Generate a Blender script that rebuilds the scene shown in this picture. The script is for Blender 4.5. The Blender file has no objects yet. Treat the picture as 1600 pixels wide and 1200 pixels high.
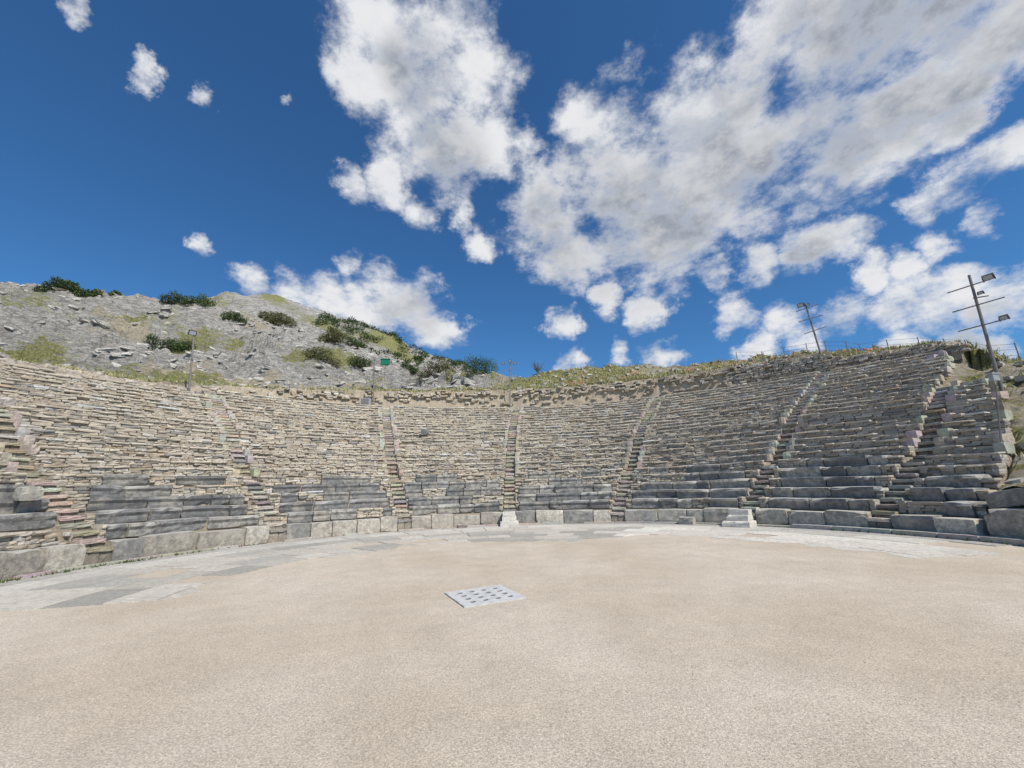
import bpy, math, random
import numpy as np
from mathutils import Vector, noise, Matrix
random.seed(7); rng=np.random.default_rng(7)
SC=bpy.context.scene; COL=SC.collection
rad=math.radians
# ------------------------------------------------------------------ camera
F=647.0; TH=math.atan(165/647.0); RO=rad(1.8); H=1.6
fw=Vector((0,math.cos(TH),math.sin(TH))); r0=Vector((1,0,0)); u0=Vector((0,-math.sin(TH),math.cos(TH)))
cr=r0*math.cos(RO)-u0*math.sin(RO); cu=r0*math.sin(RO)+u0*math.cos(RO)
cam=bpy.data.cameras.new('camera'); cam.lens=36*F/1600; cam.sensor_width=36; cam.clip_end=3000; cam.clip_start=.05
co=bpy.data.objects.new('camera',cam); COL.objects.link(co)
m=Matrix((cr,cu,-fw)).transposed().to_4x4(); m.translation=Vector((0,0,H)); co.matrix_world=m; SC.camera=co
def ray(px,py): return fw+cr*((px-800)/F)+cu*((600-py)/F)
CX,CY=0.3,8.8
def at_d(px,py,d):
    v=ray(px,py); s=d/math.hypot(v.x,v.y); return Vector((v.x*s,v.y*s,H+v.z*s))
def at_r(px,py,r):
    v=ray(px,py); a=v.x**2+v.y**2; b=-2*(v.x*CX+v.y*CY); c=CX*CX+CY*CY-r*r
    t=(-b+math.sqrt(b*b-4*a*c))/(2*a); return Vector((v.x*t,v.y*t,H+v.z*t))
def at_g(px,py,z=0):
    v=ray(px,py); t=(z-H)/v.z; return Vector((v.x*t,v.y*t,z))
def tanE(px,py):
    v=ray(px,py); return math.degrees(math.atan2(v.x,v.y)), v.z/math.hypot(v.x,v.y)
def pol(ph,r,z): a=rad(ph); return (CX+r*math.sin(a),CY+r*math.cos(a),z)
def sst(a,b,x):
    t=min(1,max(0,(x-a)/(b-a))); return t*t*(3-2*t)
# ------------------------------------------------------------------ object helpers
def tag(o,label=None,cat=None,group=None,kind=None):
    if label:o['label']=label
    if cat:o['category']=cat
    if group:o['group']=group
    if kind:o['kind']=kind
    return o
def thing(name,label,cat,loc=(0,0,0),group=None):
    o=bpy.data.objects.new(name,None); COL.objects.link(o); o.location=loc; o.empty_display_size=.2
    return tag(o,label,cat,group)
def link(name,me,mat,parent=None):
    o=bpy.data.objects.new(name,me); COL.objects.link(o)
    if mat: me.materials.append(mat)
    if parent is not None:
        o.parent=parent
        off=Vector(parent.location); p=parent.parent
        while p is not None: off+=Vector(p.location); p=p.parent
        if off.length>0: me.transform(Matrix.Translation(-off))
    return o
def mesh_np(name,V,Q,mat,parent=None,col=None,smooth=False):
    V=np.asarray(V,dtype=np.float32); Q=np.asarray(Q,dtype=np.int32); n=Q.shape[1]
    me=bpy.data.meshes.new(name); me.vertices.add(len(V)); me.vertices.foreach_set('co',V.ravel())
    me.loops.add(Q.size); me.loops.foreach_set('vertex_index',Q.ravel())
    me.polygons.add(len(Q)); me.polygons.foreach_set('loop_start',np.arange(0,Q.size,n,dtype=np.int32))
    try: me.polygons.foreach_set('loop_total',np.full(len(Q),n,dtype=np.int32))
    except Exception: pass
    me.update(calc_edges=True); me.validate()
    if col is not None:
        a=me.color_attributes.new('Col','FLOAT_COLOR','POINT')
        c=np.ones((len(V),4),dtype=np.float32); c[:,:3]=col; a.data.foreach_set('color',c.ravel())
    me.polygons.foreach_set('use_smooth',[smooth]*len(me.polygons))
    return link(name,me,mat,parent)
class MB:
    def __init__(s): s.v=[]; s.f=[]
    def quadbox(s,c,x,y,z):
        b=len(s.v); c=Vector(c)
        for k in (-1,1):
            for j in (-1,1):
                for i in (-1,1): s.v.append(tuple(c+Vector(x)*i+Vector(y)*j+Vector(z)*k))
        for f in ((0,2,3,1),(4,5,7,6),(0,1,5,4),(2,6,7,3),(0,4,6,2),(1,3,7,5)): s.f.append([b+q for q in f])
    def tube(s,p,q,ra,rb,n=8):
        p=Vector(p);q=Vector(q); d=(q-p).normalized(); a=d.orthogonal().normalized(); b=d.cross(a); o=len(s.v)
        for (c,r) in ((p,ra),(q,rb)):
            for i in range(n):
                t=2*math.pi*i/n; s.v.append(tuple(c+a*math.cos(t)*r+b*math.sin(t)*r))
        for i in range(n): s.f.append([o+i,o+(i+1)%n,o+n+(i+1)%n,o+n+i])
        s.f.append([o+i for i in range(n)][::-1]); s.f.append([o+n+i for i in range(n)])
    def build(s,name,mat,parent=None):
        me=bpy.data.meshes.new(name); me.from_pydata(s.v,[],s.f); me.update(); return link(name,me,mat,parent)
# ------------------------------------------------------------------ materials
def newmat(name):
    m=bpy.data.materials.new(name); m.use_nodes=True; nt=m.node_tree; b=nt.nodes['Principled BSDF']; b.inputs['Roughness'].default_value=.92
    b.inputs['Specular IOR Level'].default_value=.2
    return m,nt,b
def nd(nt,t,**k):
    n=nt.nodes.new(t)
    for a,b in k.items(): setattr(n,a,b)
    return n
def tex(nt,scale,detail=4,rough=.6,vec=None,kind='ShaderNodeTexNoise'):
    n=nd(nt,kind); n.inputs['Scale'].default_value=scale
    if kind=='ShaderNodeTexNoise': n.inputs['Detail'].default_value=detail; n.inputs['Roughness'].default_value=rough
    if vec: nt.links.new(vec,n.inputs['Vector'])
    return n
def maprange(nt,src,a,b,c,d,sm=False):
    n=nd(nt,'ShaderNodeMapRange'); n.clamp=True
    if sm:n.interpolation_type='SMOOTHSTEP'
    for i,v in zip((1,2,3,4),(a,b,c,d)): n.inputs[i].default_value=v
    nt.links.new(src,n.inputs[0]); return n.outputs[0]
def math2(nt,op,a,b):
    n=nd(nt,'ShaderNodeMath',operation=op)
    for i,v in enumerate((a,b)):
        if isinstance(v,bpy.types.NodeSocket): nt.links.new(v,n.inputs[i])
        else: n.inputs[i].default_value=v
    return n.outputs[0]
def mixc(nt,fac,a,b,mode='MIX'):
    n=nd(nt,'ShaderNodeMix',data_type='RGBA',blend_type=mode)
    for s,v in ((0,fac),(6,a),(7,b)):
        if isinstance(v,bpy.types.NodeSocket): nt.links.new(v,n.inputs[s])
        elif s==0: n.inputs[0].default_value=v
        else: n.inputs[s].default_value=(*v,1)
    return n.outputs[2]
def bump(nt,b,h,strength,dist):
    n=nd(nt,'ShaderNodeBump'); n.inputs['Strength'].default_value=strength; n.inputs['Distance'].default_value=dist
    nt.links.new(h,n.inputs['Height']); nt.links.new(n.outputs[0],b.inputs['Normal'])
def geopos(nt): return nd(nt,'ShaderNodeNewGeometry')
def stone_mat(name,dark=.72,lichen=.35,topl=False):
    m,nt,b=newmat(name); g=geopos(nt); P=g.outputs['Position']
    c=nd(nt,'ShaderNodeVertexColor',layer_name='Col').outputs[0]
    n1=tex(nt,1.7,5,.65,P); n2=tex(nt,9,6,.72,P); n3=tex(nt,55,3,.7,P)
    c=mixc(nt,1,c,maprange(nt,n2.outputs[0],.3,.7,dark,1.22),'MULTIPLY')
    f1=maprange(nt,n1.outputs[0],.46,.62,0,lichen,True)
    if topl:
        s=nd(nt,'ShaderNodeSeparateXYZ'); nt.links.new(g.outputs['Normal'],s.inputs[0])
        n4=tex(nt,5,6,.7,P)
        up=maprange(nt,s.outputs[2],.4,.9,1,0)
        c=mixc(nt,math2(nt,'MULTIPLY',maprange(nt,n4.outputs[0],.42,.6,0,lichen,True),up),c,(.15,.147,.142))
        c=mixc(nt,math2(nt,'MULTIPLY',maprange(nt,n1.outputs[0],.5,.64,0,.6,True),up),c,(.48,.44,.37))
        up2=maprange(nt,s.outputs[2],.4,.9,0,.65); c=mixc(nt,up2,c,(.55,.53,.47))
    else: c=mixc(nt,f1,c,(.29,.25,.2))
    c=mixc(nt,1,c,maprange(nt,n3.outputs[0],.35,.65,.8,1.15),'MULTIPLY')
    nt.links.new(c,b.inputs['Base Color'])
    bump(nt,b,math2(nt,'ADD',n2.outputs[0],math2(nt,'MULTIPLY',n3.outputs[0],.4)),.9,.05); return m
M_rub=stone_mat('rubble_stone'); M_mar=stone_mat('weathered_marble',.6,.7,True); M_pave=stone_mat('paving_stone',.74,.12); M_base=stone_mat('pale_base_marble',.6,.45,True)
def core_mat():
    m,nt,b=newmat('earth_mortar'); P=geopos(nt).outputs['Position']
    n=tex(nt,5,8,.7,P); n2=tex(nt,28,4,.7,P)
    r=mixc(nt,maprange(nt,n.outputs[0],.35,.65,0,1),(.38,.315,.235),(.57,.49,.37)); r=mixc(nt,1,r,maprange(nt,n2.outputs[0],.3,.7,.65,1.2),'MULTIPLY')
    nt.links.new(r,b.inputs['Base Color']); bump(nt,b,n2.outputs[0],1,.06); return m
M_core=core_mat()
def gravel_mat():
    m,nt,b=newmat('gravel'); P=geopos(nt).outputs['Position']
    big=tex(nt,.3,4,.6,P); mid=tex(nt,1.3,8,.78,P); v=tex(nt,110,kind='ShaderNodeTexVoronoi',vec=P); fine=tex(nt,55,7,.88,P)
    c=mixc(nt,maprange(nt,big.outputs[0],.35,.65,0,1,True),(.56,.475,.365),(.635,.555,.445))
    c=mixc(nt,1,c,maprange(nt,mid.outputs[0],.32,.68,.87,1.08),'MULTIPLY')
    sp=nd(nt,'ShaderNodeSeparateColor'); nt.links.new(v.outputs['Color'],sp.inputs[0])
    c=mixc(nt,1,c,maprange(nt,sp.outputs[0],0,1,.7,1.2),'MULTIPLY')
    c=mixc(nt,1,c,maprange(nt,fine.outputs[0],.35,.65,.62,1.3),'MULTIPLY')
    nt.links.new(c,b.inputs['Base Color'])
    bump(nt,b,math2(nt,'SUBTRACT',fine.outputs[0],math2(nt,'MULTIPLY',v.outputs['Distance'],.5)),.6,.01); return m
M_grav=gravel_mat()
def flat(name,c,rough=.6,metal=0,var=.15):
    m,nt,b=newmat(name); P=geopos(nt).outputs['Position']; n=tex(nt,9,5,.6,P)
    r=mixc(nt,1,c,maprange(nt,n.outputs[0],.3,.7,1-var,1+var),'MULTIPLY')
    nt.links.new(r,b.inputs['Base Color']); b.inputs['Roughness'].default_value=rough; b.inputs['Metallic'].default_value=metal; return m
M_metal=flat('weathered_galvanised_metal',(.22,.2,.19),.6,.2); M_dark=flat('dark_painted_metal',(.05,.05,.055),.5); M_green=flat('green_paint',(.02,.18,.11),.5)
M_white=flat('pale_marble',(.52,.52,.5),.8,0,.18); M_glass=flat('lamp_glass',(.4,.42,.45),.15,0,.05); M_grey=flat('grey_cabinet_paint',(.36,.38,.39),.5); M_pit=flat('painted_pit_shade',(.03,.028,.025),.9)
def leaf_mat(name):
    m,nt,b=newmat(name); c=nd(nt,'ShaderNodeVertexColor',layer_name='Col').outputs[0]; nt.links.new(c,b.inputs['Base Color']); b.inputs['Roughness'].default_value=.7
    return m
M_leaf=leaf_mat('foliage'); M_bark=flat('bark',(.1,.08,.06),.9)
def terrain_mat(name,s=1.0):
    m,nt,b=newmat(name); g=geopos(nt); P=g.outputs['Position']
    veg=nd(nt,'ShaderNodeVertexColor',layer_name='Col'); sp=nd(nt,'ShaderNodeSeparateColor'); nt.links.new(veg.outputs[0],sp.inputs[0])
    mp=nd(nt,'ShaderNodeMapping'); mp.inputs['Scale'].default_value=(1,1,3.2); nt.links.new(P,mp.inputs['Vector']); Pm=mp.outputs[0]
    n1=tex(nt,.22*s,8,.7,Pm); n2=tex(nt,.9*s,9,.78,Pm); n3=tex(nt,5*s,6,.75,P)
    vo=nd(nt,'ShaderNodeTexVoronoi',feature='DISTANCE_TO_EDGE'); vo.inputs['Scale'].default_value=.55*s
    wv=nd(nt,'ShaderNodeVectorMath',operation='MULTIPLY_ADD'); nt.links.new(n2.outputs['Color'],wv.inputs[0]); wv.inputs[1].default_value=(2.5,2.5,2.5); nt.links.new(Pm,wv.inputs[2]); nt.links.new(wv.outputs[0],vo.inputs['Vector'])
    rock=mixc(nt,maprange(nt,n1.outputs[0],.38,.62,0,1),(.46,.43,.385),(.64,.61,.555))
    rock=mixc(nt,1,rock,maprange(nt,n2.outputs[0],.36,.64,.5,1.22),'MULTIPLY')
    rock=mixc(nt,maprange(nt,vo.outputs[0],0,.08,.65,0),rock,(.13,.12,.1))
    earth=mixc(nt,maprange(nt,n3.outputs[0],.3,.7,0,1),(.42,.36,.25),(.57,.5,.37))
    gr=mixc(nt,maprange(nt,n3.outputs[0],.35,.65,0,1),(.17,.19,.06),(.4,.37,.17))
    def brk(src,k,a,b2): return maprange(nt,math2(nt,'ADD',math2(nt,'MULTIPLY',n2.outputs[0],k),src),a+k*.5,b2+k*.5,0,1,True)
    c=mixc(nt,brk(sp.outputs[1],1.6,.4,.6),rock,earth)
    c=mixc(nt,brk(sp.outputs[0],2.2,.42,.6),c,gr)
    c=mixc(nt,1,c,maprange(nt,n3.outputs[0],.3,.7,.72,1.2),'MULTIPLY')
    nt.links.new(c,b.inputs['Base Color'])
    bump(nt,b,math2(nt,'ADD',n2.outputs[0],math2(nt,'MULTIPLY',n3.outputs[0],.4)),.9,.7/s); return m
M_ter=terrain_mat('rocky_hillside',1.0); M_mtn=terrain_mat('far_rock',.35)
# ------------------------------------------------------------------ world
SUN=Vector((.66,-.75,0)).normalized(); EL=rad(49)
sund=Vector((SUN.x*math.cos(EL),SUN.y*math.cos(EL),math.sin(EL)))
W=bpy.data.worlds.new('World'); SC.world=W; W.use_nodes=True; nt=W.node_tree; nt.nodes.clear()
try: W.cycles.sampling_method='MANUAL'; W.cycles.sample_map_resolution=256
except Exception: pass
sky=nd(nt,'ShaderNodeTexSky',sky_type='NISHITA'); sky.sun_disc=False; sky.sun_elevation=EL; sky.sun_rotation=math.atan2(SUN.x,SUN.y); sky.dust_density=.3; sky.ozone_density=3; sky.air_density=1.0; sky.altitude=300
tc=nd(nt,'ShaderNodeTexCoord'); D=tc.outputs['Generated']
nrm=nd(nt,'ShaderNodeVectorMath',operation='NORMALIZE'); nt.links.new(D,nrm.inputs[0]); D=nrm.outputs[0]
wn=tex(nt,6,8,.66,D); ws=nd(nt,'ShaderNodeVectorMath',operation='SUBTRACT'); nt.links.new(wn.outputs['Color'],ws.inputs[0]); ws.inputs[1].default_value=(.5,.5,.5)
wm=nd(nt,'ShaderNodeVectorMath',operation='MULTIPLY_ADD'); nt.links.new(ws.outputs[0],wm.inputs[0]); wm.inputs[1].default_value=(.19,.19,.10); nt.links.new(D,wm.inputs[2])
wd=nd(nt,'ShaderNodeVectorMath',operation='NORMALIZE'); nt.links.new(wm.outputs[0],wd.inputs[0])
def blobs(BL,vec,k=1.0):
    prev=None
    for q in BL:
        x,y,r=q[:3]; st=q[3] if len(q)>3 else 1
        d=ray(x,y).normalized(); e=ray(x+r*.71,y+r*.71).normalized(); c=math.cos(d.angle(e)*k)
        dp=nd(nt,'ShaderNodeVectorMath',operation='DOT_PRODUCT'); nt.links.new(vec,dp.inputs[0]); dp.inputs[1].default_value=d
        v=nd(nt,'ShaderNodeMath',operation='MULTIPLY_ADD'); nt.links.new(dp.outputs['Value'],v.inputs[0]); v.inputs[1].default_value=1/(1-c); v.inputs[2].default_value=-c/(1-c)-(1-st)
        if prev is None: prev=v.outputs[0]
        else:
            mx=nd(nt,'ShaderNodeMath',operation='MAXIMUM'); nt.links.new(prev,mx.inputs[0]); nt.links.new(v.outputs[0],mx.inputs[1]); prev=mx.outputs[0]
    return prev
BL=[(620,80,120),(560,115,80),(690,20,105),(655,190,105),(705,240,85),(605,285,58),(545,285,44),(655,335,46,.92),(750,140,92),(780,225,75),(845,335,75),(905,190,66),(950,245,115),(1000,310,125,1.1),(885,375,82,1.05),(960,385,76,1.05),(1050,360,98,1.1),(1100,230,120,1.1),(1180,150,100),(1180,280,115,1.1),(1290,230,105,1.05),(1310,130,110,1.05),(1400,160,110,1.0),(1450,110,105,1.0),(1485,195,50),(1220,30,85),(1360,20,140,1.1),(1500,25,120,1.1),(1590,15,90),(1500,290,54,.95),(1450,325,42,.95),(1550,262,50,.95),(1592,240,44,.95),(1550,345,38,.88),(1250,392,48,.97),(1300,375,46,.97),(1185,412,45,.95),(1110,435,40,.92),(1345,360,34,.85),(1350,427,36,.85),(1410,415,32,.8),(1465,385,36,.82),
(380,443,40,.82),(445,452,48,.88),(540,420,40,.88),(600,460,66,.94),(655,480,62,.94),(697,515,42,.88),(560,472,52,.86),(500,458,48,.82),(950,467,34,.9),(1015,490,38,.9),(873,508,27,.86),(968,547,32,.88),(1035,560,40,.94),(235,130,36,.66),(347,172,34,.66),(312,385,25,.66),(885,567,30,.86),(455,158,24,.58),(1150,490,48,.88),(1230,495,52,.9),(1320,500,50,.88),(1410,478,60,.9),(1490,480,66,.9),(1575,475,66,.9),(1180,545,46,.9),(1540,535,60,.92),(1425,540,46,.86),(1270,540,44,.84),(105,12,54,.57),(760,365,40,.85),(730,330,34,.78)]
cl=maprange(nt,blobs(BL,wd.outputs[0],1.05),-1,1.15,-1,1.15)
gb=maprange(nt,blobs([(920,360,110),(1050,355,125),(1180,290,125),(1290,190,100),(1400,60,170),(1560,30,160),(700,250,65),(650,110,60),(1250,405,42),(1540,525,60),(640,492,44),(1180,140,60)],D,1.2),-.3,.9,0,1,True)
def fbm(vec,sc=7.0):
    mp=nd(nt,'ShaderNodeMapping'); mp.inputs['Scale'].default_value=(1,1,1.6); nt.links.new(vec,mp.inputs['Vector']); return tex(nt,sc,12,.64,mp.outputs[0]).outputs[0]
f0=fbm(D); off=nd(nt,'ShaderNodeVectorMath',operation='ADD'); nt.links.new(D,off.inputs[0]); off.inputs[1].default_value=(.03,-.02,.05); f1=fbm(off.outputs[0])
dn=math2(nt,'ADD',math2(nt,'MULTIPLY',f0,3.8),math2(nt,'SUBTRACT',math2(nt,'MULTIPLY',cl,1.0),1.95))
alpha=math2(nt,'POWER',maprange(nt,dn,.0,1.05,0,1,True),1.15)
lit=maprange(nt,math2(nt,'SUBTRACT',f0,f1),-.2,.2,0,1,True)
thick=maprange(nt,dn,.4,1.3,0,1,True)
tk=math2(nt,'MULTIPLY',thick,math2(nt,'ADD',math2(nt,'MULTIPLY',gb,.82),.05))
cc=mixc(nt,tk,(.88,.90,.94),(.25,.285,.355))
cc=mixc(nt,maprange(nt,lit,0,.6,.34,0),cc,(.34,.41,.52)); cc=mixc(nt,maprange(nt,lit,.4,1,0,.5),cc,(1,1,1))
tint=mixc(nt,1,sky.outputs[0],(.46,.90,1.22),'MULTIPLY')
b1=nd(nt,'ShaderNodeBackground'); nt.links.new(tint,b1.inputs[0]); b1.inputs[1].default_value=.098
b2=nd(nt,'ShaderNodeBackground'); nt.links.new(cc,b2.inputs[0]); b2.inputs[1].default_value=.88
ms=nd(nt,'ShaderNodeMixShader'); nt.links.new(alpha,ms.inputs[0]); nt.links.new(b1.outputs[0],ms.inputs[1]); nt.links.new(b2.outputs[0],ms.inputs[2])
wo=nd(nt,'ShaderNodeOutputWorld'); nt.links.new(ms.outputs[0],wo.inputs[0])
SC.view_settings.view_transform='Standard'; SC.view_settings.look='None'; SC.view_settings.exposure=0
sl=bpy.data.lights.new('sun','SUN'); sl.energy=4.7; sl.angle=rad(.5); sl.color=(1,.93,.83)
so=bpy.data.objects.new('sun',sl); COL.objects.link(so); so.rotation_euler=(-sund).to_track_quat('-Z','Y').to_euler()
# ------------------------------------------------------------------ cavea geometry
R0,R1=11.6,26.0
ST=[(-76.4,-71.2),(-51.5,-49.2),(-26.8,-23.8),(-3.0,.15),(21.6,25.8),(47.2,49.6),(67.3,62.3)]
def stphi(k,r): a,b=ST[k]; return a+(b-a)*(r-R0)/(R1-R0)
def endphi(r): return float(np.interp(r,[11.6,15.6,20.7,21.4,27],[78.5,73.8,68.3,63.6,62.6]))
PE=62.6
def zf(ph): return float(np.interp(ph,[-120,50,62,70,90],[1,1,.96,.9,.84]))
HW=.3
def bounds(w,r):
    o=math.degrees(HW/r)
    a=-102 if w==0 else stphi(w-1,r)+o
    b=float(np.interp(r,[11.6,15.6,21.2],[78.5,73.8,68])) if w==7 else stphi(w,r)-o
    return a,b
LOW=[(11.6,0,.62)]+[(11.6+.7*i,.62+.38*(i-1),.62+.38*i) for i in range(1,6)]
MID=[(15.95+.55*j,2.52+.34*j,2.86+.34*j) for j in range(5)]
NU=14
UP=[(18.85,4.22,4.85)]+[(18.85+.53*k,4.85+.272*(k-1),4.85+.272*k) for k in range(1,NU)]
def ps(r): return float(np.interp(r,[11.3,11.6,15.1,15.95,18.15,18.85,25.67,27],[0,.6,2.5,2.6,4.2,4.8,8.4,8.4]))
def template(n):
    idx={};V=[];Q=[]
    def vi(a,b,c):
        k=(a,b,c)
        if k not in idx: idx[k]=len(V); V.append([2*a/n-1,2*b/n-1,2*c/n-1])
        return idx[k]
    for i in range(n):
        for j in range(n):
            for s in (0,n):
                q=[vi(s,i,j),vi(s,i+1,j),vi(s,i+1,j+1),vi(s,i,j+1)]; Q.append(q if s else q[::-1])
                q=[vi(i,s,j),vi(i+1,s,j),vi(i+1,s,j+1),vi(i,s,j+1)]; Q.append(q[::-1] if s else q)
                q=[vi(i,j,s),vi(i+1,j,s),vi(i+1,j+1,s),vi(i,j+1,s)]; Q.append(q if s else q[::-1])
    return np.array(V),np.array(Q)
T2=template(2); T4=template(4)
def stones(name,mat,parent,rec,jit=.06,tpl=T2,rnd=.055,recess=0,bite=0):
    A=np.array(rec,dtype=float); n=len(A); TV,TQ=tpl; nv=len(TV)
    V=np.repeat(TV[None],n,0)
    ne=(np.abs(V)>.99).sum(2,keepdims=True)
    V=V*(1-rnd*np.clip(ne-1,0,2)*rng.uniform(.5,1.4,(n,1,1)))
    if bite:
        for i in range(n):
            for _ in range(3):
                if rng.random()<bite:
                    c=np.array([rng.choice([-1,1]),-1 if rng.random()<.8 else 1,rng.choice([-1,1],p=[.25,.75])])*np.array([rng.uniform(.5,1),1,1])
                    dd=np.linalg.norm((V[i]-c)*np.array([1.2,1,1]),axis=1); k=np.clip(1-dd/rng.uniform(.4,.9),0,1)[:,None]; V[i]-=c*k*rng.uniform(.2,.5)*np.array([.4,.45,.7])
    V=V+rng.normal(0,jit,(n,nv,3))*np.array([.6,.9,.7])
    S=A[:,3:6][:,None,:]/2; L=V*S
    if recess:
        k=(TV[:,1]<-.6)&(TV[:,2]<.3); L[:,k,1]+=recess
    L[:,:,2]+=L[:,:,0]*A[:,10:11]+L[:,:,1]*A[:,11:12]
    ph=np.radians(A[:,6])[:,None]; c,s=np.cos(ph),np.sin(ph)
    X=A[:,0:1]+L[:,:,0]*c+L[:,:,1]*s; Y=A[:,1:2]-L[:,:,0]*s+L[:,:,1]*c; Z=A[:,2:3]+L[:,:,2]
    P=np.stack([X,Y,Z],2).reshape(-1,3); Q=(TQ[None]+(np.arange(n)*nv)[:,None,None]).reshape(-1,4)
    return mesh_np(name,P,Q,mat,parent,col=np.repeat(A[:,7:10],nv,0))
def tone(ph,amt=1):
    t=sst(0,60,ph); k=random.random()
    base=[.57*(1-t)+.49*t,.505*(1-t)+.44*t,.405*(1-t)+.365*t]
    if k<.10*amt: base=[.65,.61,.54]
    elif k<.20*amt: base=[.33,.31,.28]
    elif k<.29*amt: base=[.5,.41,.3]
    f=random.uniform(.82,1.12); return [b*f for b in base]
def wob(ph,r): return .06*noise.noise(Vector((ph*.14*r/18,r*.6,0)))
def row_rec(rec,pa,pb,r,z0,z1,slab=True,miss=.03,wr=(.14,.42),slabw=(.3,1.0),ends=False):
    h=z1-z0; sb=.085 if slab else 0; nc=max(1,round((h-sb)/.10)); sh=(h-sb)/nc
    for c in range(nc):
        s=0; L=rad(pb-pa)*r
        while s<L-.05:
            w=min(random.uniform(*wr),L-s); ph=pa+math.degrees((s+w/2)/r); s+=w
            wr_=max(0,noise.noise(Vector((ph*.11*r/20,r*.5,11))))
            if random.random()<miss+wr_*.18: continue
            f=zf(ph); d=.34; rr=r+d/2-.06+random.uniform(-.025,.025)+wr_*random.uniform(-.08,.08); hh=sh*random.uniform(.92,1.1)
            rec.append([*pol(ph,rr,(z0+sh*(c+.5))*f+wob(ph,r)+random.uniform(-.006,.006)),w*.995,d,hh,ph+random.uniform(-4,4)*(1+2*wr_),*tone(ph),random.uniform(-.04,.04)*(1+3*wr_),0])
    if slab:
        s=0
        while s<L-.1:
            w=min(random.uniform(*slabw),L-s); ph=pa+math.degrees((s+w/2)/r); s+=w
            wr_=max(0,noise.noise(Vector((ph*.11*r/20,r*.5,11))))
            if random.random()<miss*1.5+wr_*.8: continue
            d=random.uniform(.40,.5); t=tone(ph,.6); f=zf(ph); rr=r+d/2-.10+random.uniform(-.02,.02)
            rec.append([*pol(ph,rr,z1*f-.042+wob(ph,r)+random.uniform(-.008,.01)),w*.997,d,random.uniform(.075,.1),ph+random.uniform(-2,2),*[min(.66,q*1.1) for q in t],random.uniform(-.018,.018),random.uniform(-.04,.04)])
    if ends:
        for e,(ph,sg) in enumerate(((pa,1),(pb,-1))):
            if random.random()<.35: continue
            w=random.uniform(.2,.36); p2=ph+sg*math.degrees((w/2-.02)/r); f=zf(ph); hh=h+random.uniform(.0,.05)
            rec.append([*pol(p2,r+.18+random.uniform(-.05,.03),z0*f+hh/2-.01),w,.6,hh,p2+random.uniform(-5,5),*[q*random.uniform(.85,1.1) for q in (.53,.485,.41)],random.uniform(-.05,.05),0])
def core(name,w,prof,rend,parent,zbase,drop=.05):
    pts=[]
    for (r,z0,z1) in prof: pts+= [(r+.04,z0-drop),(r+.04,z1-drop)]
    pts.append((rend,prof[-1][2]-drop)); m=len(pts)
    a,b=bounds(w,prof[0][0]); n=max(4,int((b-a)/1.2)); V=[];Q=[]
    for i in range(n+1):
        for (r,z) in pts:
            a,b=bounds(w,r); ph=a+(b-a)*i/n; V.append(pol(ph,r,z*zf(ph)))
    for i in range(n):
        for j in range(m-1): Q.append([i*m+j,(i+1)*m+j,(i+1)*m+j+1,i*m+j+1])
    for i in (0,n):
        o=len(V)
        for j,(r,z) in enumerate(pts):
            x=V[i*m+j]; V.append((x[0],x[1],zbase))
        for j in range(m-1):
            q=[i*m+j,i*m+j+1,o+j+1,o+j]; Q.append(q if i==0 else q[::-1])
    return mesh_np(name,V,Q,M_core,parent)
where=['at the far left edge','between the two leftmost stairways','between the second and third stairways from left','just left of the middle stairway','just right of the middle stairway','between the fifth and sixth stairways from left','right of the stairway climbing to tilted mast','at the crumbling right end']
def marble_col(ph,base=False):
    if base:
        k=random.random(); c=[.52,.475,.395] if k<.55 else ([.62,.575,.48] if k<.75 else [.36,.35,.32])
    else:
        k=random.random(); c=[.29,.287,.278] if k<.5 else ([.44,.42,.375] if k<.82 else [.2,.2,.197])
    f=random.uniform(.82,1.2); return [q*f for q in c]
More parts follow.
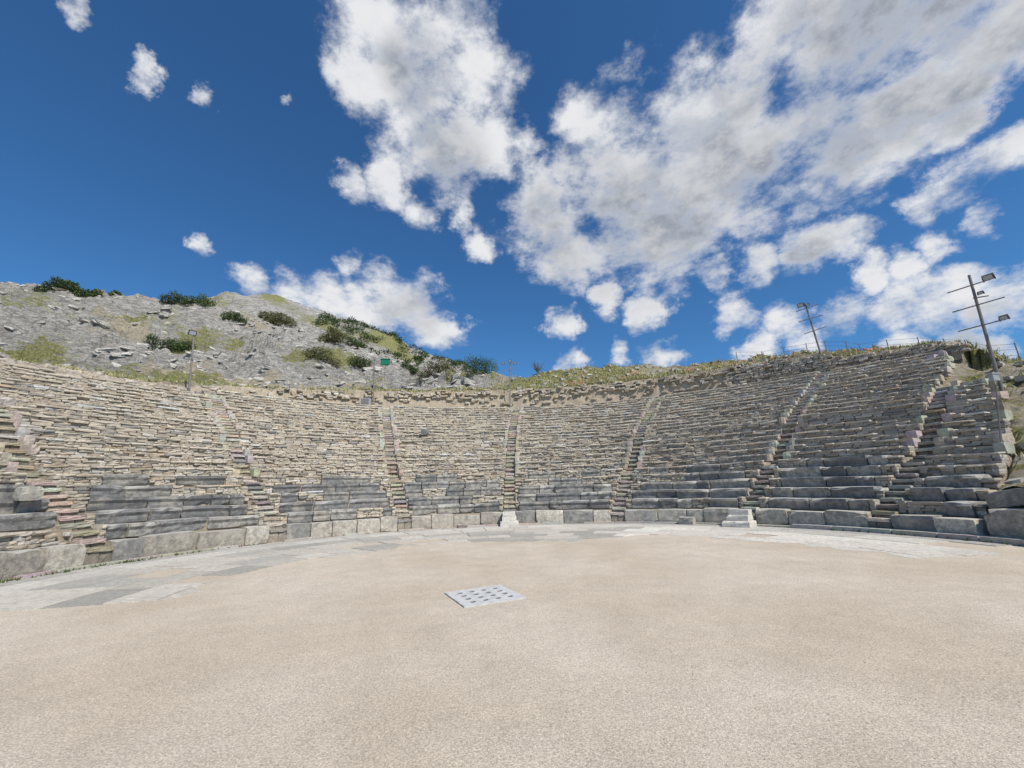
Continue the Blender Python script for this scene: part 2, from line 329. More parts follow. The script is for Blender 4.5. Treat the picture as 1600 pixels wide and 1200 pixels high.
for w in range(8):
    t=thing('lower_seating_block','worn grey marble bench tiers '+where[w],'seating',(0,0,0),'lower marble seating blocks')
    core('rubble_core',w,LOW,15.95,t,-.1,.06)
    for i,(r,z0,z1) in enumerate(LOW):
        a,b=bounds(w,r); s=0; L=rad(b-a)*r
        if i==0:
            while s<L-.15:
                wd_=min(random.uniform(.6,1.5),L-s)
                if L-s-wd_<.4: wd_=L-s
                ph=a+math.degrees((s+wd_/2)/r); s+=wd_; f=zf(ph)
                hh=z1*f*random.uniform(.86,1.03)
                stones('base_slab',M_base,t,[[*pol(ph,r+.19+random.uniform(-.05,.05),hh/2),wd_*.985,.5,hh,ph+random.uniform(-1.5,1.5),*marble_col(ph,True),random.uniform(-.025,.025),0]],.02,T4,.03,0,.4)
            continue
        ia=random.uniform(0,.2)+.08*i*random.random()*1.5; ib=random.uniform(0,.2)+.08*i*random.random()*1.5
        if i==5: ia+=random.uniform(.0,.9); ib+=random.uniform(.0,1.0)
        if w==0: ib=.05
        for (p0,p1) in ((a,a+math.degrees(ia/r)),(b-math.degrees(ib/r),b)):
            rec=[]; row_rec(rec,p0,p1,r,z0,z1,True,.05)
            if rec: stones('rubble_fill',M_rub,t,rec)
        a+=math.degrees(ia/r); b-=math.degrees(ib/r); L=rad(b-a)*r
        pm=.03 if i<4 else (.08 if i==4 else .3)
        if w==0: pm+=.22
        if w==7: pm+=.06
        miss=False
        while s<L-.15:
            wd_=min(random.uniform(.5,1.6),L-s)
            if L-s-wd_<.35: wd_=L-s
            ph=a+math.degrees((s+wd_/2)/r); s+=wd_; f=zf(ph)
            miss=random.random()<(pm+.35 if miss and i>=4 else pm)
            if miss:
                rec=[]; row_rec(rec,ph-math.degrees(wd_/2/r),ph+math.degrees(wd_/2/r),r,z0,z1,True,.05)
                if rec: stones('rubble_fill',M_rub,t,rec)
                continue
            hh=(z1-z0)*random.uniform(.96,1.07)
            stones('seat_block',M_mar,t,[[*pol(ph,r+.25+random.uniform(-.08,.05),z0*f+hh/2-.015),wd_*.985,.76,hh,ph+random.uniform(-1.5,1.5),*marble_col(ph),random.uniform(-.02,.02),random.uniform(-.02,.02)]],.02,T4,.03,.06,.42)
    t=thing('middle_seating_block','low rubble seat rows above the marble benches '+where[w],'seating',(0,0,0),'middle rubble seating blocks')
    core('rubble_core',w,MID,18.85,t,1.5)
    for (r,z0,z1) in MID:
        a,b=bounds(w,r); rec=[]; row_rec(rec,a,b,r,z0,z1,True,.03,(.25,.7) if w>=5 else (.14,.45),ends=True); stones('seat_row',M_rub,t,rec)
    t=thing('upper_seating_block','steep upper bank of rubble seat rows '+where[w],'seating',(0,0,0),'upper rubble seating blocks')
    up=UP[:5] if w==7 else (UP[:12] if w<2 else UP)
    core('rubble_core',w,up,21.3 if w==7 else 26.7,t,3)
    for q,(r,z0,z1) in enumerate(up):
        a,b=bounds(w,r)
        if w==6 and q>3: b-=random.uniform(-.8,1.0)
        if w==7: b-=random.uniform(-.4,1.0)
        rec=[]; row_rec(rec,a,b,r,z0,z1,True,(.05 if w<2 else .03) if q else .0,(.12,.38) if q else (.3,.9),ends=True); stones('seat_row',M_rub,t,rec)
ords=['first','second','third','fourth','fifth','sixth','seventh']
for k in range(7):
    t=thing('stairway','narrow worn stone stairway climbing the seating, %s from the left'%ords[k],'stairs',(0,0,0),'stairways between the seating blocks')
    r=11.5
    while r<(21 if k==6 else (25 if k<2 else 26)):
        ph=stphi(k,r+.2); z=max((ps(r+.2)-.2)*zf(ph),.16)
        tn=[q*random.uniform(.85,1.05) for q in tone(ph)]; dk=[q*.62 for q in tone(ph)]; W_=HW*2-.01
        sp_=random.uniform(.35,.65)
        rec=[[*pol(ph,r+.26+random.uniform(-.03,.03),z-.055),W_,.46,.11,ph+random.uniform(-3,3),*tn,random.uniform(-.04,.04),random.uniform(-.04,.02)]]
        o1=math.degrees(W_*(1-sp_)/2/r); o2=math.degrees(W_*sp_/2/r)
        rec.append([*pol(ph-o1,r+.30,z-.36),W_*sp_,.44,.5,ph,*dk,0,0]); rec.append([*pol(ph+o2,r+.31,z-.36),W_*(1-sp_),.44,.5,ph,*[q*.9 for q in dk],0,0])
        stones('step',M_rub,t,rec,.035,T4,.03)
        r+=.37
# rim wall
def wallh(ph): return float(np.interp(ph,[-100,-60,-48,-26,-5,30,47,52,60,62.6],[.3,.3,.7,1.6,2.0,2.0,1.7,1.0,.9,.6]))
t=thing('rim_wall','long ruined rubble retaining wall curving along the top of the seating','wall')
V=[];Q=[];PH=np.arange(-102,PE+.01,.5)
for ph in PH:
    k=sst(-53,-47.5,ph)
    top=8.35*zf(ph)+wallh(ph)*(.92+.1*noise.noise(Vector((ph*.4,0,0))))
    A_=((26.5,7.6),(26.76,8.3+(top-8.3)*.3),(26.9,8.3+(top-8.3)*.75),(27.0,top),(27.7,top+.05)); B_=((24.75,7.45),(25.2,7.9),(25.9,8.2),(26.8,8.45),(27.7,top+.05))
    for (ra,za),(rb,zb) in zip(A_,B_):
        r=rb+(ra-rb)*k; z=zb+(za-zb)*k; V.append(pol(ph,r+.14*noise.noise(Vector((ph*.8,z*2,1))),z+.12*noise.noise(Vector((ph*1.1,z,5)))))
for i in range(len(PH)-1):
    for j in range(4): Q.append([i*5+j,i*5+5+j,i*5+6+j,i*5+1+j])
mesh_np('earth_face',V,Q,M_core,t)
rec=[]
for c in range(16):
    s=0; r=26.75; L=rad(PE+102)*r
    while s<L:
        w_=random.uniform(.15,.5); ph=-102+math.degrees((s+w_/2)/r); s+=w_
        z=8.35*zf(ph)+.07+c*.145; hh=(z-8.35*zf(ph)); top=8.35*zf(ph)+wallh(ph)-.2+.25*noise.noise(Vector((ph*.25,3,0)))
        if ph<-50 or z>top: continue
        pr=.85 if ph>36 else (.18 if z<top-.75 else .5)
        pr*=.75+.9*noise.noise(Vector((ph*.3,z*1.5,8)))+.15
        if random.random()>pr: continue
        rec.append([*pol(ph,r+.1*(hh/2)+random.uniform(-.05,.05),z+random.uniform(-.02,.02)),w_*.98,.4,random.uniform(.11,.17),ph+random.uniform(-8,8),*tone(ph+(20 if ph>36 else 0)),random.uniform(-.08,.08),0])
for i in range(420):
    ph=random.uniform(-100,-48); u=random.random(); r=24.9+u*2.4; s=random.uniform(.1,.3); z=float(np.interp(r,[24.75,25.2,25.9,26.8,27.7],[7.45,7.9,8.2,8.45,8.7]))
    rec.append([*pol(ph,r,z+.02),s*1.4,s,s*.6,ph+random.uniform(-40,40),*tone(ph),random.uniform(-.2,.2),.2])
stones('wall_masonry',M_rub,t,rec,.1)
# ------------------------------------------------------------------ terrain
SK=[(-700,480),(-300,455),(0,450),(60,452),(150,460),(230,465),(330,470),(380,487),(430,493),(480,501),(520,521),(560,541),(620,560),(650,575),(750,584),(820,590),(870,578),(900,576),(950,573),(1000,570),(1050,574),(1100,566),(1200,556),(1280,550),(1340,543),(1400,545),(1460,550),(1500,562),(1600,572),(1900,600),(2600,640)]
ska=[tanE(*p) for p in SK]; SA=[a for a,_ in ska]; SE=[e for _,e in ska]
RSp=[(0,85),(500,80),(620,70),(700,50),(800,38),(900,35),(1600,35)]; RA=[tanE(x,560)[0] for x,_ in RSp]; RR=[r for _,r in RSp]
def terr(x,y):
    dx,dy=x-CX,y-CY; r=math.hypot(dx,dy); ph=math.degrees(math.atan2(dx,dy)); al=math.degrees(math.atan2(x,y)); d=math.hypot(x,y)
    f=zf(ph); p=Vector((x,y,0))
    if r<27.2:
        zi=ps(r)*f-.75
        zo=max(ps(r)*.84*f,1.25)+.35*noise.fractal(p*.9,1,2,4)
        if ph>80: zo=1.25+(zo-1.25)*(1-.5*sst(85,120,ph))
        b=sst(-.8,1.0,ph-endphi(r)); z=zi+(zo-zi)*b
        if ph<-44 and r>24.5: z=min(z,7.0)
        if r>26.4:
            zz=8.3*f+wallh(ph)-.15 if ph<PE else zo
            z=z+(zz-z)*sst(26.6,27.1,r)
        return z,(min(1,max(0,.42+noise.fractal(p*.5,1,2,3)*.45)),.6,0) if b>.3 else (0,1,0)
    e=float(np.interp(al,SA,SE)); Rs=float(np.interp(al,RA,RR))
    zr=8.35*f+wallh(ph) if ph<PE else ps(27)*.84*f*(1-.5*sst(85,120,ph))
    if ph>PE: zr+= (8.35*f+.4-zr)*(1-sst(PE,PE+4,ph))
    t=(r-27.2)/(Rs-27.2)
    if t<=1: zt=H+e*d; g=t**(.9+.2*(1-sst(-50,-20,ph)))
    else: zt=H+e*d*Rs/r-.12*(r-Rs); g=1
    z=zr+(zt-zr)*g
    hill=1-sst(-8,2,al)
    big=hill*sst(.2,.55,t)
    n1=noise.fractal(Vector((x*.05,y*.05,0)),1,2,5); n2=noise.ridged_multi_fractal(Vector((x*.1,y*.1,2)),.9,2.1,6,1,2); n5=noise.ridged_multi_fractal(Vector((x*.4,y*.4,6)),.8,2.1,4,1,2)
    step=2.2; q=z/step+n1*1.8; fr=q-math.floor(q); led=(sst(.6,.82,fr)-fr)*step
    z+=big*(n1*1.4+(n2-1.1)*1.2+(n5-1.1)*.45+led*1.0)*(1-.4*sst(.8,1,t))
    z+=(.12+.3*sst(0,.1,t))*noise.fractal(p*.7,1,2,4)*(1+hill)
    v=noise.fractal(Vector((x*.09,y*.09,5)),1,2,4)
    veg=.9-.74*sst(.14,.5,t)*hill+v*.85
    if t<.015 and ph<20: veg-=.3
    if hill<.5: veg=.7+v*.5
    if ph>PE: veg=.44+v*.5
    ea=.8-.65*sst(.2,.6,t)*hill+noise.fractal(Vector((x*.12,y*.12,9)),1,2,3)*.6
    return z,(min(1,max(0,veg)),min(1,max(0,ea)),0)
rs=list(np.arange(12.75,27.2,.45))+list(np.arange(27.2,60,.33))+list(np.arange(60,102,.45))+list(np.arange(102,240,9))
phs=np.concatenate([np.arange(-104,0,.26),np.arange(0,128,.36)]); V=[];CC=[]
for ph in phs:
    for r in rs:
        x,y,_=pol(ph,r,0); z,c=terr(x,y); V.append((x,y,z)); CC.append(c)
n=len(rs); a=np.arange((len(phs)-1)*n).reshape(-1,n)[:,:-1].ravel(); Q=np.stack([a,a+n,a+n+1,a+1],1)
tag(mesh_np('hillside',V,Q,M_ter,None,col=np.array(CC),smooth=False),kind='structure')
def hit(px,py,rmin=27.4):
    v=ray(px,py); s=1/math.hypot(v.x,v.y); d=20
    while d<160:
        x,y=v.x*s*d,v.y*s*d
        if math.hypot(x-CX,y-CY)>rmin:
            z=terr(x,y)[0]
            if H+v.z*s*d<=z: return Vector((x,y,z)),d
        d+=.4
    al=math.degrees(math.atan2(v.x,v.y)); R=float(np.interp(al,RA,RR))-1; p=at_r(px,py,R); return Vector((p.x,p.y,terr(p.x,p.y)[0])),math.hypot(p.x,p.y)
FR=[(200,500),(300,474),(345,460),(385,463),(430,463),(470,478),(500,489),(560,506),(600,522),(640,542),(700,566),(760,584),(860,600)]
fa=[tanE(*p) for p in FR]; FA=[a for a,_ in fa]; FE=[e for _,e in fa]
V=[];CC=[]; als=np.arange(FA[0],FA[-1],.12); ds=np.arange(150,330,2.5)
def mtn(al,d):
    x,y=d*math.sin(rad(al)),d*math.cos(rad(al)); e=float(np.interp(al,FA,FE)); g=sst(120,260,d) if d<260 else 1
    z=H+e*d*g*(1 if d<260 else 260/d)- (0 if d<260 else (d-260)*.2)
    z+=2*noise.fractal(Vector((x*.03,y*.03,1)),1,2,6)+2*(noise.ridged_multi_fractal(Vector((x*.06,y*.06,4)),.9,2.1,5,1,2)-1.0)
    return Vector((x,y,z+.5))
for al in als:
    for d in ds:
        p=mtn(al,d); V.append(tuple(p)); v=noise.fractal(p*.04,1,2,4); CC.append((min(1,max(0,.4+v*.7)),.1,0))
n=len(ds); a=np.arange((len(als)-1)*n).reshape(-1,n)[:,:-1].ravel(); Q=np.stack([a,a+n,a+n+1,a+1],1)
tag(mesh_np('mountain',V,Q,M_mtn,None,col=np.array(CC)),kind='structure')
# ------------------------------------------------------------------ ground, paving
def disc(name,R,z,mat,n=128):
    me=bpy.data.meshes.new(name); v=[(CX+R*math.cos(2*math.pi*i/n),CY+R*math.sin(2*math.pi*i/n),z) for i in range(n)]; me.from_pydata(v,[],[list(range(n))]); return link(name,me,mat)
tag(disc('ground',900,0,M_grav),kind='structure')
def rin(ph): return float(np.interp(ph,[-100,-70,-50,-35,-20,0,18,28,38,60,88],[6.2,6.3,5.8,6.3,5.6,5.2,5.0,6.3,7.4,7.3,7.8]))
V=[];Fc=[];Cc=[]
rings=[11.32,10.75,9.75,8.85,8.0,7.2,6.4,5.6,4.8,4.1]
for i in range(len(rings)-1):
    ro,ri=rings[i],rings[i+1]; ph=-102
    while ph<88:
        wdg=math.degrees(random.uniform(.8,1.9)/ro); pe=min(ph+wdg,88); c=(ph+pe)/2
        if ro>rin(c)+.15 and not (i>2 and random.random()<(.22 if c<-30 else .05)) and not (c>80 and i<2):
            g=math.degrees(.014/ro); o=len(V); mseg=8; k=random.random(); tp=.014+random.uniform(-.004,.006)
            col=[.64,.605,.53] if i in(1,) else ([.47,.445,.39] if k<.35 else [.62,.575,.49])
            if i==0: col=[.53,.5,.45]
            if c>30 and i>1: col=[.74,.69,.6]
            ff=random.uniform(.88,1.08); col=[min(.78,q*ff) for q in col]
            for s in range(mseg+1):
                a_=ph+g+(pe-ph-2*g)*s/mseg
                edge=rin(a_)+.45*noise.noise(Vector((a_*.2,0,7)))+.3*noise.noise(Vector((a_*1.1,2,7)))
                rr0=min(ro-.05,max(ri+.015,edge))
                for (rr,zz) in ((rr0,-.05),(rr0,tp if rr0<=ri+.02 else .003),(ro-.012,tp+random.uniform(0,.001)),(ro-.012,-.05)): V.append(pol(a_,rr,zz)); Cc.append(col)
            for s in range(mseg):
                b=o+s*4
                for j in range(3): Fc.append([b+j,b+4+j,b+5+j,b+1+j])
            for b,fl in ((o,1),(o+mseg*4,0)): q=[b,b+1,b+2,b+3]; Fc.append(q if fl else q[::-1])
        ph=pe
tag(mesh_np('paving',V,Fc,M_pave,None,col=np.array(Cc)),kind='structure')
rec=[]; ph=-102
while ph<92:
    w_=random.uniform(.7,1.6); dp=math.degrees(w_/11.5); c=ph+dp/2
    if c>52 or random.random()<.75: rec.append([*pol(c,11.42,.03 if c<52 else .06),w_*.98,.22 if c<52 else .34,.09 if c<52 else .16,c,*[q*random.uniform(.9,1.1) for q in (.5,.465,.4)],0,0])
    ph+=dp
tag(stones('kerb',M_pave,None,rec,.02,T4,.02),kind='structure')
t=thing('retaining_wall','low retaining wall of huge weathered marble blocks at the right end of the orchestra','wall')
for (c,r,z,w_,d,h,cc_,tx) in [(82.2,12.0,.42,1.25,.8,.72,(.5,.455,.375),.0),(88.6,11.9,.42,1.35,.8,.78,(.44,.41,.35),0),(95,11.9,.42,1.3,.8,.78,(.4,.38,.33),0),(101.5,11.9,.42,1.4,.8,.8,(.36,.33,.3),0),
    (80.4,12.5,1.02,1.0,.6,.42,(.42,.39,.33),.15),(85.4,12.35,1.13,1.2,.8,.5,(.36,.34,.31),.06),(91.4,12.3,1.15,1.3,.8,.55,(.38,.36,.32),0),(98,12.3,1.15,1.4,.8,.55,(.3,.28,.26),0)]:
    stones('wall_block',M_base,t,[[*pol(c,r,z),w_,d,h,c+random.uniform(-3,3),*cc_,tx,0]],.022,T4,.03,0,.4)
# ------------------------------------------------------------------ drain cover
P=[at_g(695,928),at_g(790,915),at_g(820,935),at_g(718,951)]
cen=sum(P,Vector())/4; ax=((P[1]-P[0])+(P[2]-P[3])).normalized(); ay=Vector((-ax.y,ax.x,0)); side=.99; hs=side/2
dc=thing('drain_cover','square pale stone drain cover with rows of round holes set in the gravel','drain cover',cen)
V=[];Fq=[]
def L2(a,b,z): return tuple(cen+ax*a+ay*b+Vector((0,0,z)))
ng=4; mar=.09; cs=(side-2*mar)/ng; N=16; zt=.02
for i in range(ng):
    for j in range(ng):
        cx=-hs+mar+cs*(i+.5); cy=-hs+mar+cs*(j+.5); o=len(V)
        for k in range(N):
            a=2*math.pi*k/N+math.pi/4; sx,sy=math.cos(a),math.sin(a); mxx=max(abs(sx),abs(sy)); V.append(L2(cx+sx/mxx*cs/2,cy+sy/mxx*cs/2,zt))
        for zz in (zt,.006):
            for k in range(N):
                a=2*math.pi*k/N+math.pi/4; V.append(L2(cx+math.cos(a)*.05,cy+math.sin(a)*.05,zz))
        for k in range(N):
            k2=(k+1)%N; Fq.append([o+k,o+k2,o+N+k2,o+N+k]); Fq.append([o+N+k,o+N+k2,o+2*N+k2,o+2*N+k])
def ringq(a,b):
    o=len(V)
    for (q,zz) in ((a,zt),(b,zt)):
        for (sx,sy) in ((-1,-1),(1,-1),(1,1),(-1,1)): V.append(L2(sx*q,sy*q,zz))
    for k in range(4): Fq.append([o+4+k,o+4+(k+1)%4,o+(k+1)%4,o+k])
ringq(hs-mar,hs)
o=len(V)
for zz in (zt,-.03):
    for (sx,sy) in ((-1,-1),(1,-1),(1,1),(-1,1)): V.append(L2(sx*hs,sy*hs,zz))
for k in range(4): Fq.append([o+k,o+4+k,o+4+(k+1)%4,o+(k+1)%4])
mesh_np('pierced_slab',V,Fq,M_white,dc)
mb=MB(); mb.quadbox(cen+Vector((0,0,.004)),ax*(hs-.02),ay*(hs-.02),Vector((0,0,.003))); mb.build('pit_shade_plate',M_pit,dc)  # thin plate painted near-black for the shade seen through the holes
def steps(px,lab,sc):
    g=at_g(px,822); ph=math.degrees(math.atan2(g.x-CX,g.y-CY)); b=Vector(pol(ph,11.15,0)); t=thing('mounting_steps',lab,'steps',b,'pale marble step blocks at the foot of the stairs')
    for (rr,w_,d,h,z) in ((10.98,.98,.75,.22,.11),(11.14,.76,.55,.2,.32),(11.28,.7,.4,.2,.52)):
        stones('step',M_pave,t,[[*pol(ph,rr,z),w_*sc,d*sc,h,ph,.72,.68,.6,0,0]],.014,T4,.018,0,.2)
steps(796,'small white marble three-tier steps at the foot of the middle stairway',.85)
steps(1161,'broad white marble three-tier steps right of centre below the long right-hand stairway',1.0)
def block(name,lab,px,py,r,w_,d,h,col,ph_off=0,cat='stone',z=None):
    p=at_r(px,py,r); ph=math.degrees(math.atan2(p.x-CX,p.y-CY)); zz=p.z if z is None else z
    o=thing(name,lab,cat,(p.x,p.y,zz)); stones('stone_body',M_base,o,[[p.x,p.y,zz+h/2,w_,d,h,ph+ph_off,*col,.03,.03]],.05,T4,.06,0,.5); return o
block('loose_block','pale stone block lying against the base slabs left of the right-hand marble steps',1073,808,11.2,.6,.3,.3,(.5,.48,.42),8,z=0)
block('loose_block','small reddish grey stone lying at the foot of the wall left of the middle stairway',722,815,11.15,.45,.3,.16,(.3,.24,.2),-12,z=0)
block('loose_block','pale flat stone perched among the upper rubble rows near the left edge',265,637,22.3,.9,.5,.3,(.5,.48,.46),5)
block('loose_block','dark marble block propped on the seats right of the third stairway from the left',664,680,19.5,.5,.4,.4,(.2,.2,.2),10)
block('loose_block','light upright stone at the lower left wall beside the first stairway',42,782,13.4,.45,.4,.35,(.5,.47,.4),10)
# ------------------------------------------------------------------ vegetation
def leaves(name,parent,blobs_,nl,size,cols,mat=M_leaf):
    tot=sum(b[3]*b[4]*b[5] for b in blobs_); V=[];CC=[]
    for b in blobs_:
        k=max(20,int(nl*b[3]*b[4]*b[5]/tot))
        u=rng.normal(size=(k,3)); u/=np.linalg.norm(u,axis=1)[:,None]; rr=rng.uniform(.45,1.06,(k,1))
        lump=1+.18*np.sin(u[:,:1]*7+b[0])*np.cos(u[:,1:2]*6+b[1]); p=u*rr*lump*np.array(b[3:6]); p[:,2]=np.maximum(p[:,2],-b[5]*.75)
        p+=np.array(b[:3]); bright=rng.uniform(.6,1.3)
        n1=rng.normal(size=(k,3)); n1/=np.linalg.norm(n1,axis=1)[:,None]; n2=np.cross(n1,rng.normal(size=(k,3))); n2/=np.linalg.norm(n2,axis=1)[:,None]
        s=size*rng.uniform(.6,1.4,(k,1)); V.append(np.stack([p-n1*s*.5,p+n2*s*.35,p+n1*s*.5,p-n2*s*.35],1).reshape(-1,3))
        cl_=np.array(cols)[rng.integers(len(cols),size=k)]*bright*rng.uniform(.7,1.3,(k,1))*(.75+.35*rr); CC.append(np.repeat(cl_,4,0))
    V=np.concatenate(V); Q=np.arange(len(V)).reshape(-1,4); return mesh_np(name,V,Q,mat,parent,col=np.concatenate(CC))
GR=[(.07,.11,.035),(.09,.13,.04),(.055,.085,.03)]; OL=[(.13,.13,.05),(.16,.145,.06),(.1,.11,.045)]
def bush(name,lab,px,py,wpx,hpx,cols=GR,cat='bush',nl=4500,group='bushes on the hillside'):
    b,d=hit(px,py); dep=d/ math.hypot(ray(px,py).x,ray(px,py).y); wv=wpx/F*dep*.92; hv=hpx/F*dep*.85
    t=thing(name,lab,cat,b,group)
    right=Vector((b.y,-b.x,0)).normalized(); nb=max(3,int(wpx/hpx*2.2)); bl=[]
    for i in range(nb):
        s=(i+.5)/nb-.5; hh=hv*(.6+.4*math.cos(s*2.6))*random.uniform(.8,1.1); p=b+right*s*wv*.85+Vector((0,0,hh*.4))+Vector((b.x,b.y,0)).normalized()*random.uniform(-.3,.3)*wv*.3
        p.z=max(min(p.z,terr(p.x,p.y)[0]+hh*.6),terr(p.x,p.y)[0]+hh*.25)
        bl.append((p.x,p.y,p.z,wv/nb*.95,wv/nb*.95,hh*.6))
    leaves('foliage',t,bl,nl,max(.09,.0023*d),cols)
    mb=MB()
    for q in bl[:5]: mb.tube(b+Vector((0,0,-.3)),(q[0],q[1],q[2]),.07,.03,6)
    mb.build('stem',M_bark,t)
bush('bush','long dark green bush spread along the left skyline of the hill',108,460,85,18)
bush('bush','tiny dark shrub on the skyline just right of the long left bush',180,461,14,8,nl=500)
bush('bush','wide dark green bush below the skyline above the left lamp mast',292,486,80,24)
bush('bush','small round bush in the middle of the rocky slope',366,501,36,18,nl=2000)
bush('bush','olive coloured bush right of the small round bush, on the hill crest',432,507,58,22,OL)
bush('bush','bright green bush low on the slope directly left of the left lamp mast',265,546,68,24)
bush('bush','olive bush in front of the rocks above the second seating block',503,563,56,26,OL)
bush('bush','leafy bush standing where the rocky hill meets the wooded ridge',518,533,42,24,OL)
bush('bush','dark dense bush beside the green painted box',562,574,36,20,nl=2400)
bush('bush','bush on the slope right of the leafy hill bush, below the wooded ridge',556,535,30,17,nl=2000)
bush('tree','broad low tree behind the rim wall, second right of the green painted box',685,582,66,34,OL,'tree',6500)
bush('tree','rounded dark green tree peeking over the rim wall left of the middle lamp mast',750,582,54,44,GR,'tree',6500)
bush('bush','low green scrub at the foot of the ridge left of the broad low tree',640,582,30,15,nl=2000)
b,d=hit(840,590); t=thing('bare_tree','leafless grey twiggy tree behind the rim wall right of the middle lamp mast','tree',b)
mb=MB(); mb.tube(b,b+Vector((0,0,.6)),.08,.05,6); mb.build('trunk',M_metal,t); mb=MB()
for i in range(70):
    a=random.uniform(0,6.28); p=b+Vector((0,0,random.uniform(.3,.8))); q=b+Vector((math.cos(a)*random.uniform(.2,.8),math.sin(a)*random.uniform(.2,.8),random.uniform(.8,1.7)))
    mb.tube(p,q,.015,.005,3)
    for k in range(2): mb.tube(p.lerp(q,.6),q+Vector((random.uniform(-.3,.3),random.uniform(-.3,.3),random.uniform(-.1,.25))),.008,.004,3)
mb.build('crown',M_metal,t)
bl=[]
for i in range(520):
    px=random.uniform(490,735); al=tanE(px,540)[0]; d=random.uniform(175,258); p=mtn(al,d)
    s=random.uniform(1.3,2.6)
    if noise.noise(Vector((p.x*.03,p.y*.03,3)))>-.15 : bl.append((p.x,p.y,p.z+s*.2,s*1.4,s*1.4,s*.8))
tag(leaves('woodland',None,bl,45000,.75,[(.045,.075,.025),(.06,.095,.03),(.08,.105,.04)]),'dense dark green scrub woodland covering the far ridge','woodland',kind='stuff')
V=[];CC=[];VP=[];CP=[]
k=0
while k<19000:
    ph=random.uniform(-92,84); r=27.0+abs(random.gauss(0,7)) if random.random()<.7 else 26.9+random.random()*1.2
    if ph>PE and random.random()<.6: r=random.uniform(14,28)
    x,y,_=pol(ph,r,0); z,c=terr(x,y)
    if (c[0]<.5 and not (26.9<r<28 and -48<ph<PE and random.random()<.5)) or (r<26.9 and ph<endphi(r)+1): k+=.2; continue
    k+=1; gc=random.choice([(.26,.28,.1),(.42,.38,.19),(.5,.44,.26),(.36,.34,.16)])
    for q in range(4):
        hh=random.uniform(.06,.24); a=random.uniform(0,6.28); w_=.025+r*.0005; ox,oy=random.gauss(0,.12),random.gauss(0,.12); lx,ly=random.gauss(0,.1),random.gauss(0,.1)
        V+=[(x+ox-math.cos(a)*w_,y+oy-math.sin(a)*w_,z-.05),(x+ox+math.cos(a)*w_,y+oy+math.sin(a)*w_,z-.05),(x+ox+lx,y+oy+ly,z+hh)]; CC+=[gc]*3
    if (30<ph<58 or 8<ph<24) and r<34 and random.random()<.25*max(0,noise.noise(Vector((ph*.3,r*.4,0)))+.2):
        s=.045; px_,py_,pz=x+random.gauss(0,.2),y+random.gauss(0,.2),z+random.uniform(.15,.3)
        VP+=[(px_-s,py_,pz-s*.5),(px_+s,py_,pz-s*.5),(px_+s*.6,py_+.03,pz+s),(px_-s*.6,py_+.03,pz+s)]; CP+=[(.5,.06,.03)]*4
for i in range(260):
    ph=random.choice([random.uniform(-100,-55),random.uniform(-100,-70),random.uniform(60,92)]); x,y,_=pol(ph,random.uniform(11.15,11.4),0)
    for q in range(5):
        hh=random.uniform(.03,.12); a=random.uniform(0,6.28); V+=[(x-math.cos(a)*.015,y-math.sin(a)*.015,0),(x+math.cos(a)*.015,y+math.sin(a)*.015,0),(x+random.gauss(0,.05),y+random.gauss(0,.05),hh)]; CC+=[(.08,.12,.03)]*3
tag(mesh_np('grass',V,np.arange(len(V)).reshape(-1,3),M_leaf,None,col=np.array(CC)),'dry green and yellow grass growing on the slope above the theatre','grass',kind='stuff')
tag(mesh_np('poppies',VP,np.arange(len(VP)).reshape(-1,4),M_leaf,None,col=np.array(CP)),'red poppies scattered in the grass along the right crest','flowers',kind='stuff')
rec=[]
while len(rec)<4600:
    ph=random.uniform(-92,86); u=random.random(); kind=0
    if u<.36: kind=1; ph=random.uniform(-88,-5); r=random.uniform(36,88)
    elif u<.6: kind=2; ph=random.uniform(-88,-5); r=random.uniform(30,85)
    else: r=27.2+abs(random.gauss(0,9))
    if ph>PE: r=random.uniform(13.5,30); kind=0
    x,y,_=pol(ph,r,0); z,c=terr(x,y)
    if r<27.2 and ph<endphi(r)+1: continue
    f=random.uniform(.85,1.08)
    if kind==1:
        if c[0]>.5: continue
        s=random.uniform(.25,.9); rec.append([x,y,z-s*.15,s*1.9,s*1.2,s*random.uniform(.35,.7),ph+random.uniform(-50,50),.56*f,.53*f,.475*f,random.uniform(-.35,.35),random.uniform(.1,.5)])
    else:
        s=random.uniform(.12,.38) if kind==0 else random.uniform(.15,.45)
        rec.append([x,y,z+s*.02,s*1.4,s,s*.6,random.uniform(0,360),.54*f,.505*f,.44*f,random.uniform(-.3,.3),random.uniform(-.3,.3)])
tag(stones('scattered_stones',M_rub,None,rec,.2),'loose limestone rubble scattered over the hillside above the seats','stones',kind='stuff')
rec=[]
for i in range(6000):
    d=random.uniform(2.5,8); a=rad(random.uniform(-58,58)); x,y=d*math.sin(a),d*math.cos(a)
    if math.hypot(x-CX,y-CY)>rin(math.degrees(math.atan2(x-CX,y-CY))) and y>5: continue
    s=random.uniform(.003,.008); f=random.uniform(.75,1.2); rec.append([x,y,s*.15,s*1.3,s,s*.6,random.uniform(0,360),.6*f,.53*f,.43*f,0,0])
tag(stones('loose_grit',M_pave,None,rec,.2,template(1)),'fine loose pebbles lying on the beige gravel','gravel',kind='stuff')
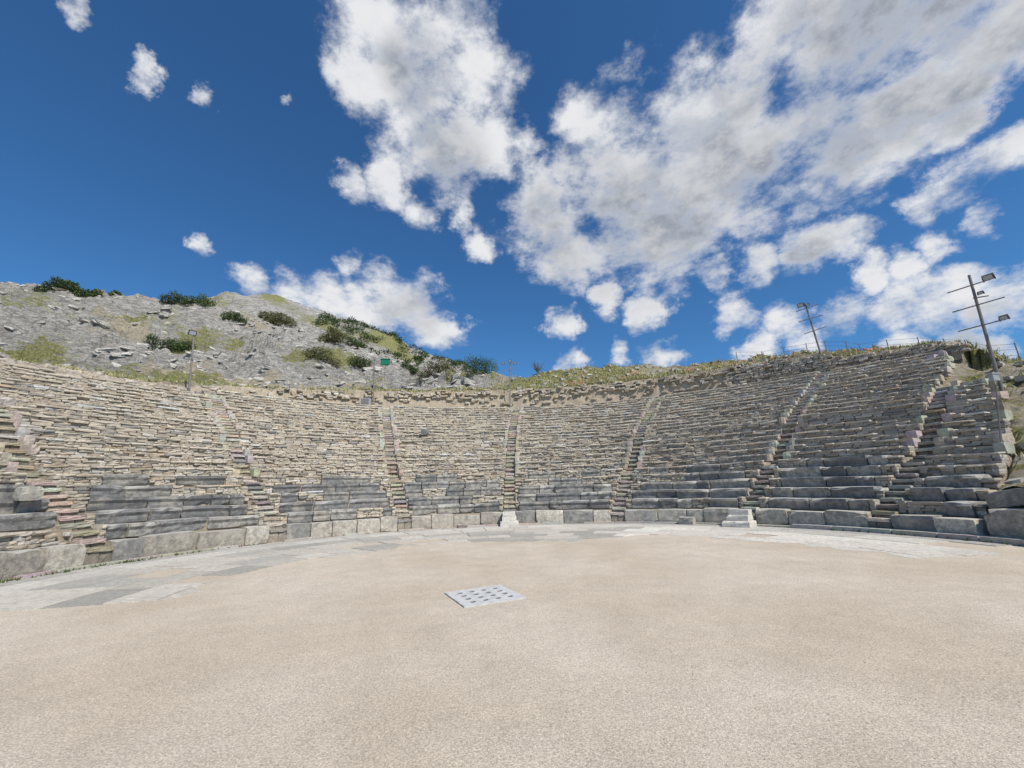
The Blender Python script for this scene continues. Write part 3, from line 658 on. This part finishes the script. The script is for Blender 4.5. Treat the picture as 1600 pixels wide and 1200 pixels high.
# ------------------------------------------------------------------ poles
def floodlight(t,p,yaw,s=.22,tilt=.5):
    d=Vector((math.cos(yaw),math.sin(yaw),-tilt)).normalized(); rt=d.cross(Vector((0,0,1))).normalized(); up=rt.cross(d)
    mb=MB(); mb.quadbox(p+Vector((0,0,s*.9)),rt*s,d*s*.4,up*s*.75); mb.tube(p,p+Vector((0,0,s*.5)),.02,.02,6)
    for k in (-1,1): mb.quadbox(p+Vector((0,0,s*.5))+rt*s*1.05*k,rt*.012,d*.03,up*s*.6)
    o=mb.build('floodlight',M_dark,t)
    mb=MB(); mb.quadbox(p+Vector((0,0,s*.9))+d*s*.42,rt*s*.85,d*.01,up*s*.6); mb.build('lamp_glass',M_glass,o)
def pole(lab,bx,by,tx,ty,r,rad_,bars,lights,extend=.8,s=.13):
    b=at_r(bx,by,r); d=math.hypot(b.x,b.y); q=at_d(tx,ty,d); dirn=(q-b).normalized(); b2=b-dirn*extend
    t=thing('lamp_mast',lab,'lamp mast',b2,'floodlight masts around the rim'); mb=MB(); mb.tube(b2,q,rad_,rad_*.75,10)
    mb.quadbox(b2,Vector((rad_*2,0,0)),Vector((0,rad_*2,0)),Vector((0,0,.04))); mb.build('pole',M_metal,t)
    for (x0,y0,x1,y1) in bars:
        mb=MB(); mb.tube(at_d(x0,y0,d-.08),at_d(x1,y1,d-.08),rad_*.4,rad_*.4,6); mb.build('crossbar',M_metal,t)
    for (x,y,sc) in lights: floodlight(t,at_d(x,y,d-.1),math.atan2(CY-b.y,CX-b.x),s*sc)
pole('slender floodlight mast with one lamp standing above the upper left seats',296,606,303,522,25.6,.06,[(291,562,304,561)],[(300,524,1.5),(291,562,.9)],.3)
pole('thin mast with small crossbar beside the green painted box on the rim',583,627,585,562,26.3,.05,[(576,585,592,585)],[(585,562,.9)],.2)
pole('floodlight mast with lamps on a crossbar at the centre of the rim',797,634,797,565,26.3,.05,[(785,569,806,569),(790,578,804,578)],[(786,569,.9),(797,566,1.0),(805,569,.9)],.2)
pole('tilted floodlight mast with three crossbars at the top of the long right-hand stairway',1289,574,1258,474,26.8,.065,[(1244,487,1279,475),(1248,503,1286,492),(1256,522,1291,510)],[(1252,480,1.4),(1262,478,.8)],.5)
pole('tall leaning floodlight mast with four crossbars at the far right',1558,584,1514,430,21.6,.065,[(1480,458,1551,435),(1488,488,1570,464),(1497,518,1577,497),(1520,466,1545,462)],[(1546,438,1.3),(1570,500,1.0),(1533,460,.7)],1.2)
b=at_r(1566,716,16.0); d=math.hypot(b.x,b.y); t=thing('electrical_post','grey cable box on a bent metal post below the tall leaning mast','electrical box',b)
mb=MB(); mb.tube(b,at_d(1556,600,d),.02,.02,8); mb.build('post',M_metal,t)
p=at_d(1553,590,d); mb=MB(); mb.quadbox(p,(.1,0,0),(0,.07,0),(0,0,.11)); mb.quadbox(p+Vector((0,0,.13)),(.12,0,0),(0,.09,0),(0,0,.02)); mb.build('cable_box',M_grey,t)
p=at_r(602,566,26.9); t=thing('green_box','small green painted sheet box on a post on the rim wall','box',(p.x,p.y,p.z-1.3)); mb=MB(); mb.quadbox(p,(.36,0,0),(0,.12,0),(0,0,.24)); mb.quadbox(p+Vector((0,0,.26)),(.4,0,0),(0,.16,0),(0,0,.02)); mb.build('box_body',M_green,t)
mb=MB(); mb.tube(p+Vector((0,.0,-1.6)),p+Vector((0,0,-.24)),.03,.03,6); mb.build('post',M_metal,t)
p=at_r(572,622,26.0); t=thing('cabinet','low grey electrical cabinet at the foot of the thin mast','cabinet',(p.x,p.y,8.34)); mb=MB(); c=Vector((p.x,p.y,8.34+.3)); mb.quadbox(c,(.35,0,0),(0,.2,0),(0,0,.3)); mb.build('cabinet_body',M_grey,t); mb=MB(); mb.quadbox(c+Vector((0,-.205,0)),(.3,0,0),(0,.012,0),(0,0,.25)); mb.build('door',M_metal,t)
t=thing('wire_fence','thin post and wire fence along the right skyline','fence')
pts=[]
for px in (1150,1190,1225,1262,1292,1325,1345,1390,1440,1480,1513,1545,1590):
    p=at_r(px,550,31.5); z=terr(p.x,p.y)[0]; pts.append((p.x,p.y,z))
for (x,y,z) in pts:
    mb=MB(); mb.tube((x,y,z-.2),(x,y,z+1.15),.03,.03,6); mb.build('post',M_metal,t)
for h in (.4,.75,1.08):
    mb=MB()
    for a_,b_ in zip(pts,pts[1:]): mb.tube((a_[0],a_[1],a_[2]+h),(b_[0],b_[1],b_[2]+h),.01,.01,4)
    mb.build('wire',M_metal,t)
print('done')
